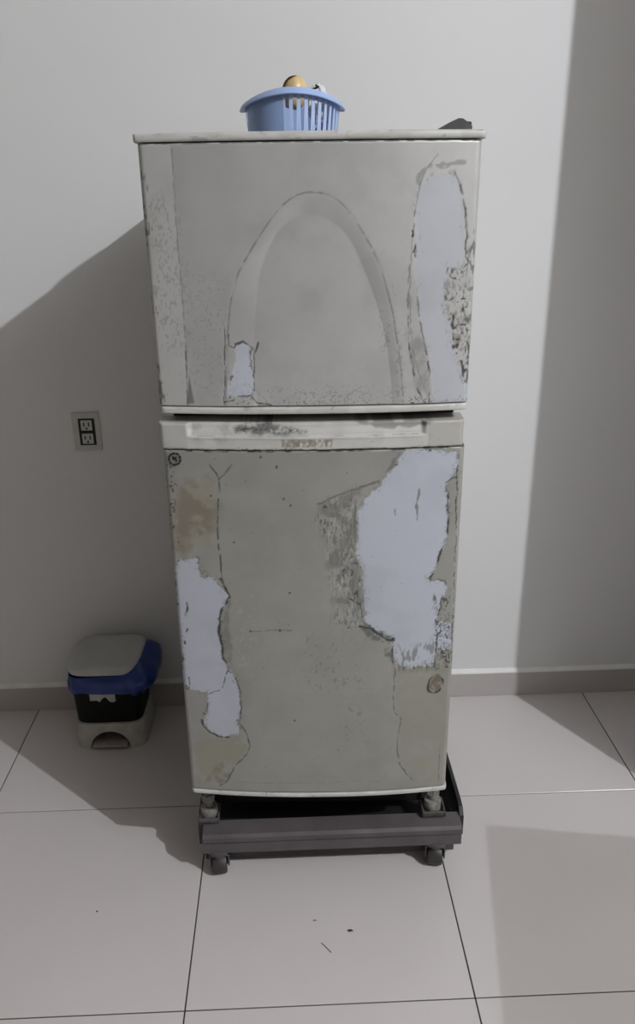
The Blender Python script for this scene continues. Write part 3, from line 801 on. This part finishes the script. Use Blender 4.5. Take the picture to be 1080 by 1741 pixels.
# blue liner bag: turned down over the bin's mouth, pulled out to the right
bm = bmesh.new()
NA, NT = 128, 14
rows = []
for j in range(NT+1):
    t = j/NT
    row = []
    for i in range(NA):
        a = 2*math.pi*i/NA
        c, s = math.cos(a), math.sin(a)
        base = Vector((0.1065*math.copysign(abs(c)**(2/6), c), 0.0985*math.copysign(abs(s)**(2/6), s), 0))
        right = max(0.0, math.cos(a+0.25))**2.0
        fold = mn.noise(Vector((c*4, s*4, t*1.3)))*0.006 + mn.noise(Vector((c*11, s*11, t*2+5)))*0.003
        outw = 0.004+fold*min(1, t*3)+0.006*t + right*(0.048*math.sin(min(1, t*1.15)*math.pi)**0.9)
        z = 0.250+right*0.038*(1-t)**1.2 - t*(0.052+0.018*right+0.010*mn.noise(Vector((c*3, s*3, 9))))
        nrm = Vector((base.x, base.y, 0)).normalized()
        p = base+nrm*max(0.0022, outw) if t > 0 else base+nrm*0.0022
        row.append(Vector((p.x, p.y, z)))
    rows.append(row)
inner = [[p-Vector((p.x, p.y, 0)).normalized()*0.0010 for p in r] for r in rows]
vs = loft(bm, rows+inner[::-1], False, False)
for i in range(NA):
    bm.faces.new((vs[-1][i], vs[-1][(i+1) % NA], vs[0][(i+1) % NA], vs[0][i]))
lb = link('bin_liner', bm_mesh(bm, 'bin_liner', True, 70), M_BAGB); lb.location = (PX, PY, 0)
tag(lb, 'dark blue plastic bag turned over the mouth of the pedal bin', 'bag')

# ------------------------------------------------------------------ wall outlet
ol = empty('wall_outlet', (-0.337, YW, 0.935))
tag(ol, 'white double wall socket on the back wall above the pedal bin', 'socket')
bm = bmesh.new(); add_box(bm, (0, -0.003, 0), (0.078, 0.006, 0.112), 0.0025, 2)
link('plate', bm_mesh(bm, 'plate', True), M_PLATE, ol)
box('socket_frame', (0.002, -0.0066, 0), (0.046, 0.002, 0.078), M_SLOT, ol, 0.0008, 1)
for z in (0.0195, -0.0195):
    bm = bmesh.new(); add_box(bm, (0.002, -0.0085, z), (0.032, 0.0025, 0.030), 0.001, 1)
    rc = link('socket', bm_mesh(bm, 'socket'), M_PLATE, ol)
    for x, zz, sx, sz in ((-0.007, 0.003, 0.003, 0.010), (0.007, 0.003, 0.003, 0.012), (0, -0.009, 0.005, 0.005)):
        box('slot', (0.002+x, -0.0098, z+zz), (sx, 0.0012, sz), M_SLOT, rc)

# ------------------------------------------------------------------ bits of dirt on the floor
def crumb(name, x, y, s, lab, cat, seed):
    bm = bmesh.new(); bmesh.ops.create_icosphere(bm, subdivisions=2, radius=1)
    for v in bm.verts: v.co *= 1+0.5*mn.noise(v.co*2+Vector((seed, 0, 0)))
    z0 = min(v.co.z for v in bm.verts)
    for v in bm.verts: v.co = Vector((v.co.x*s[0], v.co.y*s[1], (v.co.z-z0)*s[2]))
    o = link(name, bm_mesh(bm, name), M_DIRT); o.location = (x, y, 0); tag(o, lab, cat); return o
bm = bmesh.new()
P = [(-0.010, 0.013), (-0.003, 0.005), (0.004, -0.004), (0.010, -0.012)]
loft(bm, [[Vector((x+0.0010*math.cos(a), y, 0.0010+0.0010*math.sin(a))) for a in (0, 1.57, 3.14, 4.71)] for x, y in P])
o = link('twig', bm_mesh(bm, 'twig'), M_DIRT); o.location = (0.297, 1.302, 0)
tag(o, 'thin dark twig on the pale tile in front of the stand', 'twig')
crumb('crumb', 0.354, 1.344, (0.006, 0.003, 0.0015), 'small dark crumb on the tile, right of the twig', 'crumb', 1)
crumb('crumb', -0.234, 1.426, (0.002, 0.002, 0.001), 'tiny dark speck on the floor tile at the left', 'crumb', 5)
crumb('crumb', 0.274, 1.376, (0.0045, 0.0012, 0.0007), 'faint flat crumb between the twig and the stand', 'crumb', 8)

# ------------------------------------------------------------------ made-up glass table out of view, added to darken the lower right tiles
m = bpy.data.materials.new('shade_glass'); m.use_nodes = True
nt = m.node_tree; nt.nodes.clear()
ou = nt.nodes.new('ShaderNodeOutputMaterial'); tr = nt.nodes.new('ShaderNodeBsdfTransparent'); gl = nt.nodes.new('ShaderNodeBsdfGlossy'); mx = nt.nodes.new('ShaderNodeMixShader')
tr.inputs[0].default_value = (0.80, 0.79, 0.78, 1); gl.inputs['Roughness'].default_value = 0.05; mx.inputs[0].default_value = 0.06
nt.links.new(tr.outputs[0], mx.inputs[1]); nt.links.new(gl.outputs[0], mx.inputs[2]); nt.links.new(mx.outputs[0], ou.inputs[0])
tb = empty('shade_table', (1.52, 0.60, 0), R(-9.5))
tag(tb, 'unseen glass table right of the view, added to shade the floor', 'table')
box('shade_table_top', (0, 0, 0.745), (0.82, 0.86, 0.010), m, tb, 0.003)
bm = bmesh.new(); add_cyl(bm, (0, 0, 0.375), 0.03, 0.73, 24); add_cyl(bm, (0, 0, 0.01), 0.20, 0.02, 40, bev=0.004); add_cyl(bm, (0, 0, 0.734), 0.09, 0.012, 32)
link('pedestal', bm_mesh(bm, 'pedestal', True), M_STANDD, tb)
